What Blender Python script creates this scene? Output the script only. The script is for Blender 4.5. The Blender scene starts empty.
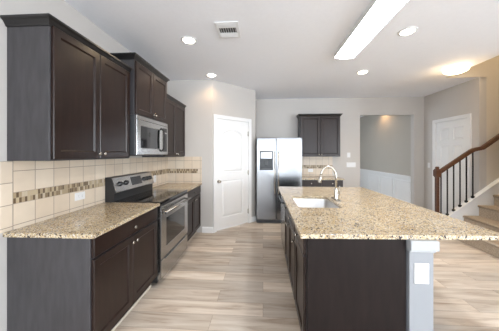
import bpy, bmesh, math, random
from mathutils import Vector, Matrix
random.seed(4)
S = bpy.context.scene
COL = S.collection
R = math.radians

# ------------------------------------------------------------------ camera, world, exposure
cam_d = bpy.data.cameras.new('camera'); cam = bpy.data.objects.new('camera', cam_d); COL.objects.link(cam)
cam.location = (0, 0, 1.45); cam.rotation_euler = (R(90), 0, R(3.48))
cam_d.sensor_width = 36; cam_d.lens = 222 / 499 * 36; cam_d.shift_y = -11.5 / 499
cam_d.clip_start = 0.05
S.camera = cam
S.view_settings.view_transform = 'Standard'; S.view_settings.look = 'None'
S.view_settings.gamma = 1; S.view_settings.use_curve_mapping = False
S.view_settings.exposure = 1.15
W = bpy.data.worlds.new('world'); S.world = W; W.use_nodes = True
bgn = W.node_tree.nodes['Background']
bgn.inputs[0].default_value = (0.82, 0.90, 1.0, 1); bgn.inputs[1].default_value = 1.7

def area(name, loc, rot, sx, sy, power, col):
    l = bpy.data.lights.new(name, 'AREA'); l.shape = 'RECTANGLE'; l.size = sx; l.size_y = sy
    l.energy = power; l.color = col
    o = bpy.data.objects.new(name, l); o.location = loc; o.rotation_euler = rot; COL.objects.link(o)
    return o
# daylight through the living room windows behind the camera
for wx, wp in ((-3.7, 120), (-1.3, 58), (1.1, 50), (3.5, 45)):
    area('living_window_daylight', (wx, -7.58, 1.40), (R(-90), 0, 0), 1.8, 2.2, wp, (.80, .905, 1.0)).rotation_euler = (R(122), 0, 0)
for wy, wp in ((-5.0, 215), (-2.2, 110)):  # side light added to brighten the left wall, cabinet fronts and ceiling
    area('added_side_daylight', (6.28, wy, 1.40), (R(90 + 30), 0, R(90)), 1.8, 2.2, wp, (.86, .93, 1.0))
# daylight through the dining room window and the upstairs landing window
area('dining_window_daylight', (0.75, 7.2, 1.5), (0, R(-90), 0), 1.4, 1.5, 7, (0.72, 0.88, 1.0))

# ------------------------------------------------------------------ materials
def new_mat(name):
    m = bpy.data.materials.new(name); m.use_nodes = True
    nt = m.node_tree; b = nt.nodes['Principled BSDF']
    return m, nt, b
def N(nt, t, **kw):
    n = nt.nodes.new(t)
    for k, v in kw.items(): setattr(n, k, v)
    return n
def L(nt, a, b): nt.links.new(a, b)
def plain(name, col, rough=0.6, metal=0.0, spec=0.5, noise=0.0, nscale=8, bump=0.0, coat=0.0, stretch=(1,1,1)):
    m, nt, b = new_mat(name)
    b.inputs['Roughness'].default_value = rough; b.inputs['Metallic'].default_value = metal
    b.inputs['Specular IOR Level'].default_value = spec
    b.inputs['Coat Weight'].default_value = coat; b.inputs['Coat Roughness'].default_value = 0.12
    tc = N(nt, 'ShaderNodeNewGeometry')
    mp = N(nt, 'ShaderNodeMapping'); mp.inputs['Scale'].default_value = stretch
    L(nt, tc.outputs['Position'], mp.inputs[0])
    no = N(nt, 'ShaderNodeTexNoise'); no.inputs['Scale'].default_value = nscale; no.inputs['Detail'].default_value = 4
    L(nt, mp.outputs[0], no.inputs['Vector'])
    cr = N(nt, 'ShaderNodeValToRGB')
    c0 = [max(0, c * (1 - noise)) for c in col]; c1 = [min(1, c * (1 + noise)) for c in col]
    cr.color_ramp.elements[0].color = (*c0, 1); cr.color_ramp.elements[1].color = (*c1, 1)
    cr.color_ramp.elements[0].position = 0.3; cr.color_ramp.elements[1].position = 0.7
    L(nt, no.outputs[0], cr.inputs[0]); L(nt, cr.outputs[0], b.inputs['Base Color'])
    if bump:
        bp = N(nt, 'ShaderNodeBump'); bp.inputs['Strength'].default_value = bump; bp.inputs['Distance'].default_value = 0.004
        L(nt, no.outputs[0], bp.inputs['Height']); L(nt, bp.outputs[0], b.inputs['Normal'])
    return m
def emit(name, col, st):
    m, nt, b = new_mat(name)
    b.inputs['Base Color'].default_value = (*col, 1)
    b.inputs['Emission Color'].default_value = (*col, 1); b.inputs['Emission Strength'].default_value = st
    return m
def granite():
    m, nt, b = new_mat('granite'); b.inputs['Roughness'].default_value = 0.16
    b.inputs['Specular IOR Level'].default_value = 0.5
    g = N(nt, 'ShaderNodeNewGeometry')
    n1 = N(nt, 'ShaderNodeTexNoise'); n1.inputs['Scale'].default_value = 7; n1.inputs['Detail'].default_value = 5
    L(nt, g.outputs['Position'], n1.inputs['Vector'])
    base = N(nt, 'ShaderNodeValToRGB'); e = base.color_ramp.elements
    e[0].position = .35; e[0].color = (.49, .36, .19, 1); e[1].position = .62; e[1].color = (.60, .49, .315, 1)
    L(nt, n1.outputs[0], base.inputs[0])
    def vor(sc, off):
        mp = N(nt, 'ShaderNodeMapping'); mp.inputs['Location'].default_value = (off, off, off)
        L(nt, g.outputs['Position'], mp.inputs[0])
        nz = N(nt, 'ShaderNodeTexNoise'); nz.inputs['Scale'].default_value = sc * .8; L(nt, mp.outputs[0], nz.inputs['Vector'])
        ad = N(nt, 'ShaderNodeVectorMath', operation='MULTIPLY_ADD')
        L(nt, nz.outputs[1], ad.inputs[0]); ad.inputs[1].default_value = (.012, .012, .012); L(nt, mp.outputs[0], ad.inputs[2])
        v = N(nt, 'ShaderNodeTexVoronoi'); v.inputs['Scale'].default_value = sc; L(nt, ad.outputs[0], v.inputs['Vector'])
        sp = N(nt, 'ShaderNodeSeparateColor'); L(nt, v.outputs['Color'], sp.inputs[0])
        return sp
    def mixin(prev, fac, lo, hi, col):
        r = N(nt, 'ShaderNodeMapRange'); r.inputs['From Min'].default_value = lo; r.inputs['From Max'].default_value = hi
        L(nt, fac, r.inputs['Value'])
        x = N(nt, 'ShaderNodeMix', data_type='RGBA'); L(nt, r.outputs[0], x.inputs[0]); L(nt, prev, x.inputs[6])
        x.inputs[7].default_value = (*col, 1); return x.outputs[2]
    a = vor(140, 0); c = vor(190, 3.3); d = vor(95, 7.7)
    o = mixin(base.outputs[0], a.outputs[0], .74, .80, (.68, .62, .52))
    o = mixin(o, a.outputs[1], .80, .84, (.34, .24, .13))
    o = mixin(o, c.outputs[0], .84, .87, (.17, .125, .09))
    o = mixin(o, d.outputs[1], .905, .925, (.055, .045, .045))
    o = mixin(o, c.outputs[2], .88, .90, (.36, .33, .30))
    L(nt, o, b.inputs['Base Color'])
    return m
def planks():
    m, nt, b = new_mat('vinyl_plank'); b.inputs['Roughness'].default_value = 0.38
    g = N(nt, 'ShaderNodeNewGeometry')
    br = N(nt, 'ShaderNodeTexBrick'); br.offset = .37; br.squash = 1
    br.inputs['Color1'].default_value = (0, 0, 0, 1); br.inputs['Color2'].default_value = (1, 1, 1, 1); br.inputs['Mortar'].default_value = (.5, .5, .5, 1)
    br.inputs['Scale'].default_value = 1; br.inputs['Mortar Size'].default_value = .0012; br.inputs['Brick Width'].default_value = 1.22
    br.inputs['Row Height'].default_value = .18; br.inputs['Bias'].default_value = 0
    L(nt, g.outputs['Position'], br.inputs['Vector'])
    mp = N(nt, 'ShaderNodeMapping'); mp.inputs['Scale'].default_value = (.7, 6.5, 1)
    # shift the grain from plank to plank
    vm = N(nt, 'ShaderNodeVectorMath', operation='MULTIPLY_ADD'); L(nt, br.outputs[0], vm.inputs[0]); vm.inputs[1].default_value = (13, 7, 5); L(nt, g.outputs['Position'], vm.inputs[2])
    L(nt, vm.outputs[0], mp.inputs[0])
    no = N(nt, 'ShaderNodeTexNoise'); no.inputs['Scale'].default_value = 2.2; no.inputs['Detail'].default_value = 7; no.inputs['Roughness'].default_value = .6
    no.inputs['Distortion'].default_value = .6
    L(nt, mp.outputs[0], no.inputs['Vector'])
    cr = N(nt, 'ShaderNodeValToRGB'); e = cr.color_ramp.elements
    e[0].position = .28; e[0].color = (.37, .275, .20, 1); e[1].position = .68; e[1].color = (.74, .665, .585, 1)
    x = e.new(.47); x.color = (.60, .51, .42, 1)
    L(nt, no.outputs[0], cr.inputs[0])
    pv = N(nt, 'ShaderNodeMapRange'); pv.inputs['To Min'].default_value = .74; pv.inputs['To Max'].default_value = 1.14
    sp = N(nt, 'ShaderNodeSeparateColor'); L(nt, br.outputs[0], sp.inputs[0]); L(nt, sp.outputs[0], pv.inputs['Value'])
    mu = N(nt, 'ShaderNodeVectorMath', operation='SCALE'); L(nt, cr.outputs[0], mu.inputs[0]); L(nt, pv.outputs[0], mu.inputs['Scale'])
    mx = N(nt, 'ShaderNodeMix', data_type='RGBA'); L(nt, br.outputs['Fac'], mx.inputs[0]); L(nt, mu.outputs[0], mx.inputs[6]); mx.inputs[7].default_value = (.22, .16, .11, 1)
    L(nt, mx.outputs[2], b.inputs['Base Color'])
    return m
def tiles(name, ax, u0, v0, c1, c2, mortar, w=.1535, h=.1535, ms=.0028, off=0.0):
    m, nt, b = new_mat(name); b.inputs['Roughness'].default_value = 0.32
    g = N(nt, 'ShaderNodeNewGeometry'); sx = N(nt, 'ShaderNodeSeparateXYZ'); L(nt, g.outputs['Position'], sx.inputs[0])
    a = N(nt, 'ShaderNodeMath', operation='SUBTRACT'); L(nt, sx.outputs[ax], a.inputs[0]); a.inputs[1].default_value = u0 - 40 * w
    c = N(nt, 'ShaderNodeMath', operation='SUBTRACT'); L(nt, sx.outputs[2], c.inputs[0]); c.inputs[1].default_value = v0 - 20 * h
    cb = N(nt, 'ShaderNodeCombineXYZ'); L(nt, a.outputs[0], cb.inputs[0]); L(nt, c.outputs[0], cb.inputs[1])
    br = N(nt, 'ShaderNodeTexBrick'); br.offset = off
    br.inputs['Color1'].default_value = (*c1, 1); br.inputs['Color2'].default_value = (*c2, 1); br.inputs['Mortar'].default_value = (*mortar, 1)
    br.inputs['Scale'].default_value = 1; br.inputs['Mortar Size'].default_value = ms; br.inputs['Brick Width'].default_value = w
    br.inputs['Row Height'].default_value = h; br.inputs['Mortar Smooth'].default_value = .1
    L(nt, cb.outputs[0], br.inputs['Vector'])
    if name.startswith('mosaic'):
        # random stone chip colours
        sn = N(nt, 'ShaderNodeVectorMath', operation='DIVIDE'); L(nt, cb.outputs[0], sn.inputs[0]); sn.inputs[1].default_value = (w, h, 1)
        fl = N(nt, 'ShaderNodeVectorMath', operation='FLOOR'); L(nt, sn.outputs[0], fl.inputs[0])
        wn = N(nt, 'ShaderNodeTexWhiteNoise', noise_dimensions='2D'); L(nt, fl.outputs[0], wn.inputs['Vector'])
        cr = N(nt, 'ShaderNodeValToRGB'); cr.color_ramp.interpolation = 'CONSTANT'; e = cr.color_ramp.elements
        cols = [(0, (.13, .085, .045)), (.24, (.45, .36, .235)), (.45, (.22, .155, .085)), (.66, (.36, .28, .175)), (.88, (.50, .42, .31))]
        e[0].position = 0; e[0].color = (*cols[0][1], 1); e[1].position = cols[1][0]; e[1].color = (*cols[1][1], 1)
        for p, cc in cols[2:]: q = e.new(p); q.color = (*cc, 1)
        L(nt, wn.outputs[0], cr.inputs[0])
        mx = N(nt, 'ShaderNodeMix', data_type='RGBA'); L(nt, br.outputs['Fac'], mx.inputs[0]); L(nt, cr.outputs[0], mx.inputs[6]); mx.inputs[7].default_value = (*mortar, 1)
        L(nt, mx.outputs[2], b.inputs['Base Color'])
    else:
        no = N(nt, 'ShaderNodeTexNoise'); no.inputs['Scale'].default_value = 9; no.inputs['Detail'].default_value = 5; L(nt, g.outputs['Position'], no.inputs['Vector'])
        mr = N(nt, 'ShaderNodeMapRange'); mr.inputs['To Min'].default_value = .9; mr.inputs['To Max'].default_value = 1.08; L(nt, no.outputs[0], mr.inputs['Value'])
        mu = N(nt, 'ShaderNodeVectorMath', operation='SCALE'); L(nt, br.outputs[0], mu.inputs[0]); L(nt, mr.outputs[0], mu.inputs['Scale'])
        L(nt, mu.outputs[0], b.inputs['Base Color'])
    iv = N(nt, 'ShaderNodeMath', operation='SUBTRACT'); iv.inputs[0].default_value = 1; L(nt, br.outputs['Fac'], iv.inputs[1])
    bp = N(nt, 'ShaderNodeBump'); bp.inputs['Strength'].default_value = .5; bp.inputs['Distance'].default_value = .002
    L(nt, iv.outputs[0], bp.inputs['Height']); L(nt, bp.outputs[0], b.inputs['Normal'])
    return m

M = {}
M['wall'] = plain('wall_paint', (.52, .495, .47), .75, noise=.012, nscale=3, bump=.05)
M['ceil'] = plain('ceiling_paint', (.89, .91, .96), .85, noise=.01, nscale=30, bump=.05)
M['tan'] = plain('stairwell_paint', (.62, .57, .50), .75, noise=.012, nscale=3)
M['dine'] = plain('dining_paint', (.43, .40, .355), .75, noise=.012, nscale=3)
M['white'] = plain('white_trim_paint', (.79, .79, .79), .42, noise=.008, nscale=6)
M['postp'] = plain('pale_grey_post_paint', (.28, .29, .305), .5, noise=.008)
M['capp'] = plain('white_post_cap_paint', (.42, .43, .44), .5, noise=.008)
M['plastic'] = plain('white_plastic', (.72, .72, .72), .35, noise=.005)
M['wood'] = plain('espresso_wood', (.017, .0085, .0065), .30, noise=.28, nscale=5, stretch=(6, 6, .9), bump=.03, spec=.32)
M['wood_dim'] = plain('espresso_island_dim', (.012, .0075, .0065), .5, noise=.25, nscale=6, stretch=(5, 5, .8), spec=.18)  # same espresso wood, its shade put into a darker base colour
M['wood_lit'] = plain('espresso_end_lit', (.044, .041, .044), .40, noise=.22, nscale=6, stretch=(5, 5, .8), spec=.5)  # same espresso wood, window sheen put into a paler, bluer base colour
M['crown'] = plain('espresso_crown', (.011, .010, .010), .34, noise=.15, nscale=5)
M['kick'] = plain('dark_toe_kick', (.012, .010, .010), .6, noise=.1)
M['shoe'] = plain('pale_shoe_moulding', (.62, .56, .48), .5, noise=.05)
M['steel'] = plain('brushed_steel', (.44, .435, .425), .25, metal=1, noise=.05, nscale=30, stretch=(1, 1, 14))
M['steelf'] = plain('fridge_steel', (.26, .263, .27), .19, metal=1, noise=.03, nscale=20, stretch=(14, 14, 1))
M['nickel'] = plain('satin_nickel', (.50, .47, .42), .22, metal=1, noise=.03)
M['sink'] = plain('sink_steel', (.62, .62, .62), .34, metal=.85, noise=.03, nscale=20)
M['blackg'] = plain('black_glass', (.008, .008, .009), .06, noise=.02, coat=.3)
M['black'] = plain('black_enamel', (.012, .012, .013), .32, noise=.05)
M['dgrey'] = plain('charcoal_plastic', (.05, .052, .055), .4, noise=.05)
M['display'] = plain('dark_display', (.02, .022, .026), .15, noise=.05)
M['granite'] = granite()
M['floor'] = planks()
M['iron'] = plain('black_iron', (.012, .012, .013), .45, metal=.4, noise=.1)
M['cherry'] = plain('cherry_stained_wood', (.085, .032, .014), .28, noise=.3, nscale=6, stretch=(1, 6, 6), coat=.3)
M['carpet'] = plain('beige_carpet', (.41, .335, .26), .98, noise=.22, nscale=60, bump=.8, spec=.05)
M['grille'] = plain('vent_dark', (.05, .05, .05), .6, noise=.1)
M['lamp_w'] = emit('fluorescent_diffuser', (.97, .99, 1.0), 14.0)
M['lamp_r'] = emit('recessed_lens', (1.0, .93, .80), 6.0)
M['lamp_d'] = emit('dome_glass', (1.0, .86, .62), 3.2)
CT, CT2, GR = (.61, .505, .39), (.67, .575, .46), (.31, .25, .20)
M['tileA_hi'] = tiles('tile_left_upper', 1, 1.463, 1.175, CT, CT2, GR)
M['tileA_lo'] = tiles('tile_left_lower', 1, 1.463, 1.097, CT, CT2, GR)
M['tileA_end'] = tiles('tile_left_end', 1, 1.463, 1.247, CT, CT2, GR)
M['tileB_hi'] = tiles('tile_front_upper', 0, -1.77, 1.175, CT, CT2, GR)
M['tileB_lo'] = tiles('tile_front_lower', 0, -1.77, 1.097, CT, CT2, GR)
MG = (.42, .35, .26)
M['mosA'] = tiles('mosaic_left', 1, 1.463, 1.097, CT, CT2, MG, w=.0192, h=.039, ms=.0010)
M['mosB'] = tiles('mosaic_front', 0, -1.77, 1.097, CT, CT2, MG, w=.0192, h=.039, ms=.0010)

# ------------------------------------------------------------------ mesh helpers
class MB:
    def __init__(s): s.bm = bmesh.new()
    def box(s, x0, x1, y0, y1, z0, z1, bev=0.0, seg=1):
        b = bmesh.new(); bmesh.ops.create_cube(b, size=1)
        for v in b.verts:
            v.co = Vector(((x0 + x1) / 2 + v.co.x * (x1 - x0), (y0 + y1) / 2 + v.co.y * (y1 - y0), (z0 + z1) / 2 + v.co.z * (z1 - z0)))
        if bev: bmesh.ops.bevel(b, geom=b.edges[:], offset=bev, segments=seg, affect='EDGES', clamp_overlap=True)
        s._add(b); return s
    def _add(s, b):
        me = bpy.data.meshes.new('tmp'); b.to_mesh(me); b.free(); s.bm.from_mesh(me); bpy.data.meshes.remove(me)
    def tube(s, pts, rad, n=12, cap=True):
        pts = [Vector(p) for p in pts]; rs = rad if isinstance(rad, (list, tuple)) else [rad] * len(pts)
        rings = []; prev = None
        for i, p in enumerate(pts):
            t = (pts[min(i + 1, len(pts) - 1)] - pts[max(i - 1, 0)]).normalized()
            if prev is None:
                a = Vector((0, 0, 1)) if abs(t.z) < .9 else Vector((1, 0, 0)); nx = t.cross(a).normalized()
            else: nx = (prev - t * prev.dot(t)).normalized()
            prev = nx; ny = t.cross(nx)
            rings.append([s.bm.verts.new(p + (nx * math.cos(2 * math.pi * k / n) + ny * math.sin(2 * math.pi * k / n)) * rs[i]) for k in range(n)])
        for a, b in zip(rings, rings[1:]):
            for k in range(n): s.bm.faces.new((a[k], a[(k + 1) % n], b[(k + 1) % n], b[k])).smooth = True
        if cap: s.bm.faces.new(rings[0]); s.bm.faces.new(rings[-1][::-1])
        return s
    def lathe(s, c, axis, prof, n=24):
        # prof: (distance along axis, radius)
        ax = Vector(axis).normalized(); a = Vector((0, 0, 1)) if abs(ax.z) < .9 else Vector((1, 0, 0))
        nx = ax.cross(a).normalized(); ny = ax.cross(nx); c = Vector(c); rings = []
        for d, r in prof:
            r = max(r, 1e-4)
            rings.append([s.bm.verts.new(c + ax * d + (nx * math.cos(2 * math.pi * k / n) + ny * math.sin(2 * math.pi * k / n)) * r) for k in range(n)])
        for p, q in zip(rings, rings[1:]):
            for k in range(n): s.bm.faces.new((p[k], p[(k + 1) % n], q[(k + 1) % n], q[k])).smooth = True
        s.bm.faces.new(rings[0]); s.bm.faces.new(rings[-1][::-1]); return s
    def prism(s, poly, fn, a, b, bev=0.0):
        # poly of 2d points swept from a to b; fn(p, t) -> 3d
        q = bmesh.new()
        va = [q.verts.new(fn(p, a)) for p in poly]; vb = [q.verts.new(fn(p, b)) for p in poly]; n = len(poly)
        q.faces.new(va); q.faces.new(vb[::-1])
        for k in range(n): q.faces.new((va[k], vb[k], vb[(k + 1) % n], va[(k + 1) % n]))
        bmesh.ops.recalc_face_normals(q, faces=q.faces[:])
        if bev: bmesh.ops.bevel(q, geom=q.edges[:], offset=bev, segments=2, affect='EDGES', clamp_overlap=True)
        s._add(q); return s
    def sweep(s, prof, path, closed=False):
        # prof: (out, z) cross-section; path: 2d corner points, mitred; out is to the right of travel
        P = [Vector(p) for p in path]; rings = []
        n = len(P)
        for i in range(n):
            d1 = (P[i] - P[i - 1]).normalized() if i > 0 or closed else (P[1] - P[0]).normalized()
            d2 = (P[(i + 1) % n] - P[i]).normalized() if i < n - 1 or closed else d1
            n1 = Vector((d1.y, -d1.x)); n2 = Vector((d2.y, -d2.x)); m = (n1 + n2); m = m / max(m.dot(n1), 1e-6)
            rings.append([s.bm.verts.new((P[i].x + m.x * o, P[i].y + m.y * o, z)) for o, z in prof])
        k = len(prof)
        for a, b in list(zip(rings, rings[1:])) + ([(rings[-1], rings[0])] if closed else []):
            for j in range(k): s.bm.faces.new((a[j], a[(j + 1) % k], b[(j + 1) % k], b[j]))
        if not closed: s.bm.faces.new(rings[0]); s.bm.faces.new(rings[-1][::-1])
        return s
    def slab_panels(s, o, U, Wd, wid, hgt, t, holes, prof=((.004, -.004), (.012, -.010)), edge=.003):
        # a door leaf: rectangle in (U, z), thickness t along Wd, with profiled panels; prof: (inset, dw)
        o = Vector(o); U = Vector(U); Wd = Vector(Wd); Z = Vector((0, 0, 1)); q = bmesh.new()
        pt = lambda u, v, w: o + U * u + Z * v + Wd * w
        def loop(poly, w): return [q.verts.new(pt(u, v, w)) for u, v in poly]
        def inset(poly, d):
            r = []; n = len(poly)
            for i in range(n):
                a = Vector(poly[i - 1]); b = Vector(poly[i]); c = Vector(poly[(i + 1) % n])
                d1 = (b - a).normalized(); d2 = (c - b).normalized(); n1 = Vector((-d1.y, d1.x)); n2 = Vector((-d2.y, d2.x))
                m = n1 + n2; m = m / max(m.dot(n1), .2); r.append(tuple(b + m * d))
            return r
        def bridge(a, b):
            n = len(a)
            for k in range(n): q.faces.new((a[k], a[(k + 1) % n], b[(k + 1) % n], b[k]))
        rect = [(0, 0), (wid, 0), (wid, hgt), (0, hgt)]
        l0 = loop(rect, 0); l1 = loop(rect, t - edge); l2 = loop(inset(rect, edge), t)
        q.faces.new(l0[::-1]); bridge(l0, l1); bridge(l1, l2)
        eds = [q.edges.get((l2[k], l2[(k + 1) % 4])) for k in range(4)]
        hl = []
        for h in holes:
            a = loop(h, t); hl.append((h, a))
            for k in range(len(a)): eds.append(q.edges.new((a[k], a[(k + 1) % len(a)])))
        if holes: bmesh.ops.triangle_fill(q, use_beauty=True, use_dissolve=False, edges=eds, normal=Wd)
        else: q.faces.new(l2)
        for h, a in hl:
            cur = a
            for d, w in prof:
                nx = loop(inset(h, d), t + w); bridge(cur, nx); cur = nx
            q.faces.new(cur)
        bmesh.ops.recalc_face_normals(q, faces=q.faces[:])
        s._add(q); return s

def link(name, mb, mat, parent=None, local=False):
    bm = mb.bm; bmesh.ops.recalc_face_normals(bm, faces=bm.faces[:])
    me = bpy.data.meshes.new(name)
    if parent is not None and not local:
        mt = Matrix.Identity(4); p = parent; ch = []
        while p: ch.append(p); p = p.parent
        for p in reversed(ch): mt = mt @ Matrix.LocRotScale(p.location, p.rotation_euler, p.scale)
        bm.transform(mt.inverted())
    bm.to_mesh(me); bm.free()
    me.materials.append(M[mat] if isinstance(mat, str) else mat)
    o = bpy.data.objects.new(name, me); COL.objects.link(o); o.parent = parent
    return o
def thing(name, label, cat, loc=(0, 0, 0), rz=0, group=None, kind=None):
    o = bpy.data.objects.new(name, None); COL.objects.link(o); o.location = loc; o.rotation_euler = (0, 0, rz); o.empty_display_size = .1
    if kind: o['kind'] = kind
    if label: o['label'] = label
    if cat: o['category'] = cat
    if group: o['group'] = group
    return o
def tag(o, label, cat, group=None):
    o['label'] = label; o['category'] = cat
    if group: o['group'] = group
    return o
def struct(name, mb, mat, label, cat, parent=None):
    o = link(name, mb, mat, parent)
    if parent is None:
        o['kind'] = 'structure'; o['label'] = label; o['category'] = cat
    return o

# ------------------------------------------------------------------ the room shell
XL, YR, YB, XR, YS, HC = -1.77, 4.04, 5.56, 3.85, 4.20, 2.82   # left wall, return wall, back wall, right wall, stair wall, ceiling
XO = 3.27                                                     # first riser and edge of the stairwell opening
YN = 3.12                                                     # near side of the stairs
XE, YF = 6.2, -7.5
XW, YL = -5.2, -.5                                             # breakfast side, behind and left of the camera
UP = 5.3
struct('floor', MB().box(XW - .12, XE, YF, 9.0, -.1, 0), 'floor', 'light brown wood-look plank floor running across the kitchen', 'floor')
c = MB().box(XW - .12, XO, YF, YB + .12, HC, HC + .28).box(XO, XE, YF, YN, HC, HC + .28).box(XO, XR + .12, YS, YB + .12, HC, HC + .28)
struct('ceiling', c, 'ceil', 'flat white kitchen ceiling with recessed lamps and a long tube fixture', 'ceiling')
struct('wall_left', MB().box(XL - .12, XL, YL, YR + .12, 0, HC), 'wall', 'pale wall behind the range and left cabinets', 'wall')
struct('wall_return', MB().box(XL, -.93, YR, YR + .12, 0, HC), 'wall', 'pale wall beside the pantry door, at the end of the left counter', 'wall')
# angled pantry wall with a door opening
PA, PB = Vector((-.93, YR)), Vector((-.165, 4.80))
pd = (PB - PA).normalized(); plen = (PB - PA).length; pang = math.atan2(pd.y, pd.x)
pn = Vector((pd.y, -pd.x))                                       # towards the room
def onP(u, w): v = PA + pd * u + pn * w; return v
D0, D1, DH = 0.08, 0.08 + .80, 2.12
def wallP(u0, u1, z0, z1, mb):
    mb.prism([tuple(onP(u0, 0)), tuple(onP(u1, 0)), tuple(onP(u1, -.12)), tuple(onP(u0, -.12))], lambda p, t: Vector((p[0], p[1], t)), z0, z1)
w = MB(); wallP(0, D0, 0, HC, w); wallP(D0, D1, DH, HC, w); wallP(D1, plen, 0, HC, w)
struct('wall_pantry', w, 'wall', 'angled pale wall that holds the pantry door', 'wall')
w = MB().box(-.285, -.165, 4.80, YB, 0, HC)
struct('wall_alcove', w, 'wall', 'short pale wall at the left of the refrigerator', 'wall')
OX0, OX1, OH = 2.36, 3.62, 2.40
w = MB().box(-.285, OX0, YB, YB + .12, 0, HC).box(OX1, XR + .12, YB, YB + .12, 0, HC).box(OX0, OX1, YB, YB + .12, OH, HC)
struct('wall_back', w, 'wall', 'pale back wall with a tall opening to the dining room', 'wall')
# right wall with the white door
EY0, EY1, EH = 4.41, 5.20, 2.14
w = MB().box(XR, XR + .12, YS, EY0, 0, HC).box(XR, XR + .12, EY1, YB, 0, HC).box(XR, XR + .12, EY0, EY1, EH, HC)
struct('wall_right', w, 'wall', 'pale wall behind the stair railing, holding a six-panel door', 'wall')
w = MB().box(XR + .12, XE, YS, YS + .12, 0, UP).box(XO, XR + .12, YS, YS + .12, HC + .28, UP).box(XR, XR + .12, YS, YS + .01, 0, HC)
w = MB().box(XR + .12, XE, YS, YS + .12, 0, UP).box(XO - .12, XR + .12, YS, YS + .12, HC + .28, UP)
w.box(XO, XR + .12, YS - .012, YS, HC, UP)
struct('wall_stair', w, 'tan', 'beige wall rising behind the carpeted stairs', 'wall')
w = MB().box(XO - .12, XO, YN, YS, HC + .28, UP).box(XO - .12, XE, YN - .12, YN, HC + .28, UP).box(XE, XE + .12, YN - .12, YS + .12, 0, UP).box(XO - .12, XE + .12, YN - .12, YS + .12, UP, UP + .1)
struct('wall_landing', w, 'tan', 'upper beige walls around the stairwell opening', 'wall')
struct('wall_near', MB().box(XO + .02, XE, YN - .12, YN, 0, HC), 'wall', 'wall closing the near side of the stairs', 'wall')
# living side of the room, behind the camera
w = MB().box(XE, XE + .12, YF, YN - .12, 0, .3).box(XE, XE + .12, YF, YN - .12, 2.5, HC)
swins = [(-5.9, -4.1), (-3.1, -1.3)]  # unseen windows added to go with the side light
for y0, y1 in ((YF, -5.9), (-4.1, -3.1), (-1.3, YN - .12)): w.box(XE, XE + .12, y0, y1, .3, 2.5)
for i, (y0, y1) in enumerate(swins):
    win = thing('window_%d' % (i + 5), ['farther', 'nearer'][i] + ' added unseen window in the right wall of the living area', 'window', (XE + .06, (y0 + y1) / 2, .3), kind='structure')
    f = MB()
    for a, b, z0, z1 in ((y0, y0 + .05, .3, 2.5), (y1 - .05, y1, .3, 2.5), (y0, y1, .3, .35), (y0, y1, 2.45, 2.5), (y0, y1, 1.4, 1.44)):
        f.box(XE + .03, XE + .09, a, b, z0, z1)
    link('window_frame', f, 'white', win)
struct('wall_living', w, 'wall', 'far right wall of the living area', 'wall')
w = MB().box(XW - .12, XW, YF, YL + .12, 0, HC).box(XW, XL - .12, YL, YL + .12, 0, HC)
struct('wall_breakfast', w, 'wall', 'walls of the breakfast side behind the left cabinets', 'wall')
wins = [(-4.6, -2.8), (-2.2, -.4), (.2, 2.0), (2.6, 4.4)]
w = MB().box(XW - .12, XE + .12, YF - .12, YF, 0, .3).box(XW - .12, XE + .12, YF - .12, YF, 2.5, HC)
for x0, x1 in ((XW - .12, -4.6), (-2.8, -2.2), (-.4, .2), (2.0, 2.6), (4.4, XE + .12)): w.box(x0, x1, YF - .12, YF, .3, 2.5)
struct('wall_front', w, 'wall', 'living room wall with wide window openings', 'wall')
for i, (x0, x1) in enumerate(wins):
    win = thing('window_%d' % (i + 1), ['leftmost', 'second from the left', 'third from the left', 'rightmost'][i] + ' window of the living room wall', 'window', ((x0 + x1) / 2, YF - .06, .3), kind='structure')
    f = MB()
    for a, b, z0, z1 in ((x0, x0 + .05, .3, 2.5), (x1 - .05, x1, .3, 2.5), (x0, x1, .3, .35), (x0, x1, 2.45, 2.5), (x0, x1, 1.4, 1.44), ((x0 + x1) / 2 - .03, (x0 + x1) / 2 + .03, .3, 2.5)):
        f.box(a, b, YF - .09, YF - .03, z0, z1)
    link('window_frame', f, 'white', win)
# dining room
DX = 3.64
w = MB().box(DX, DX + .12, YB + .12, 8.7, 0, HC)
struct('wall_dining_right', w, 'dine', 'taupe dining room wall above white wainscot', 'wall')
w = MB().box(.5, DX, 8.6, 8.72, 0, HC)
struct('wall_dining_back', w, 'dine', 'far taupe wall of the dining room', 'wall')
w = MB().box(.5, .62, YB + .12, 6.4, 0, HC).box(.5, .62, 8.0, 8.6, 0, HC).box(.5, .62, 6.4, 8.0, 0, .7).box(.5, .62, 6.4, 8.0, 2.3, HC)
struct('wall_dining_left', w, 'dine', 'dining room wall with a window opening', 'wall')
w = MB().box(.5, DX + .12, YB + .12, 8.72, HC, HC + .1)
struct('ceiling_dining', w, 'ceil', 'white ceiling of the dining room', 'ceiling')

# ------------------------------------------------------------------ trim
BB = [(0, 0), (.014, 0), (.014, .085), (.008, .10), (.004, .108), (0, .108)]
def baseboard(name, path, label):
    struct(name, MB().sweep(BB, path), 'white', label, 'baseboard')
baseboard('baseboard_return', [(-1.12, YR), (PA.x, PA.y), tuple(onP(D0 - .066, 0))], 'short white baseboard left of the pantry door')
baseboard('baseboard_pantry', [tuple(onP(D1 + .072, 0)), (PB.x, PB.y), (PB.x, YB)], 'short white baseboard right of the pantry door')
baseboard('baseboard_back', [(1.80, YB), (OX0, YB)], 'white baseboard on the back wall beside the opening')
baseboard('baseboard_right', [(OX1, YB), (XR, YB), (XR, EY1 + .075)], 'white baseboard in the corner beside the six-panel door')
baseboard('baseboard_near', [(XE, YN - .12), (XO + .02, YN - .12), (XO + .02, YN)][::-1], 'white baseboard at the near side of the stairs')

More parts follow.
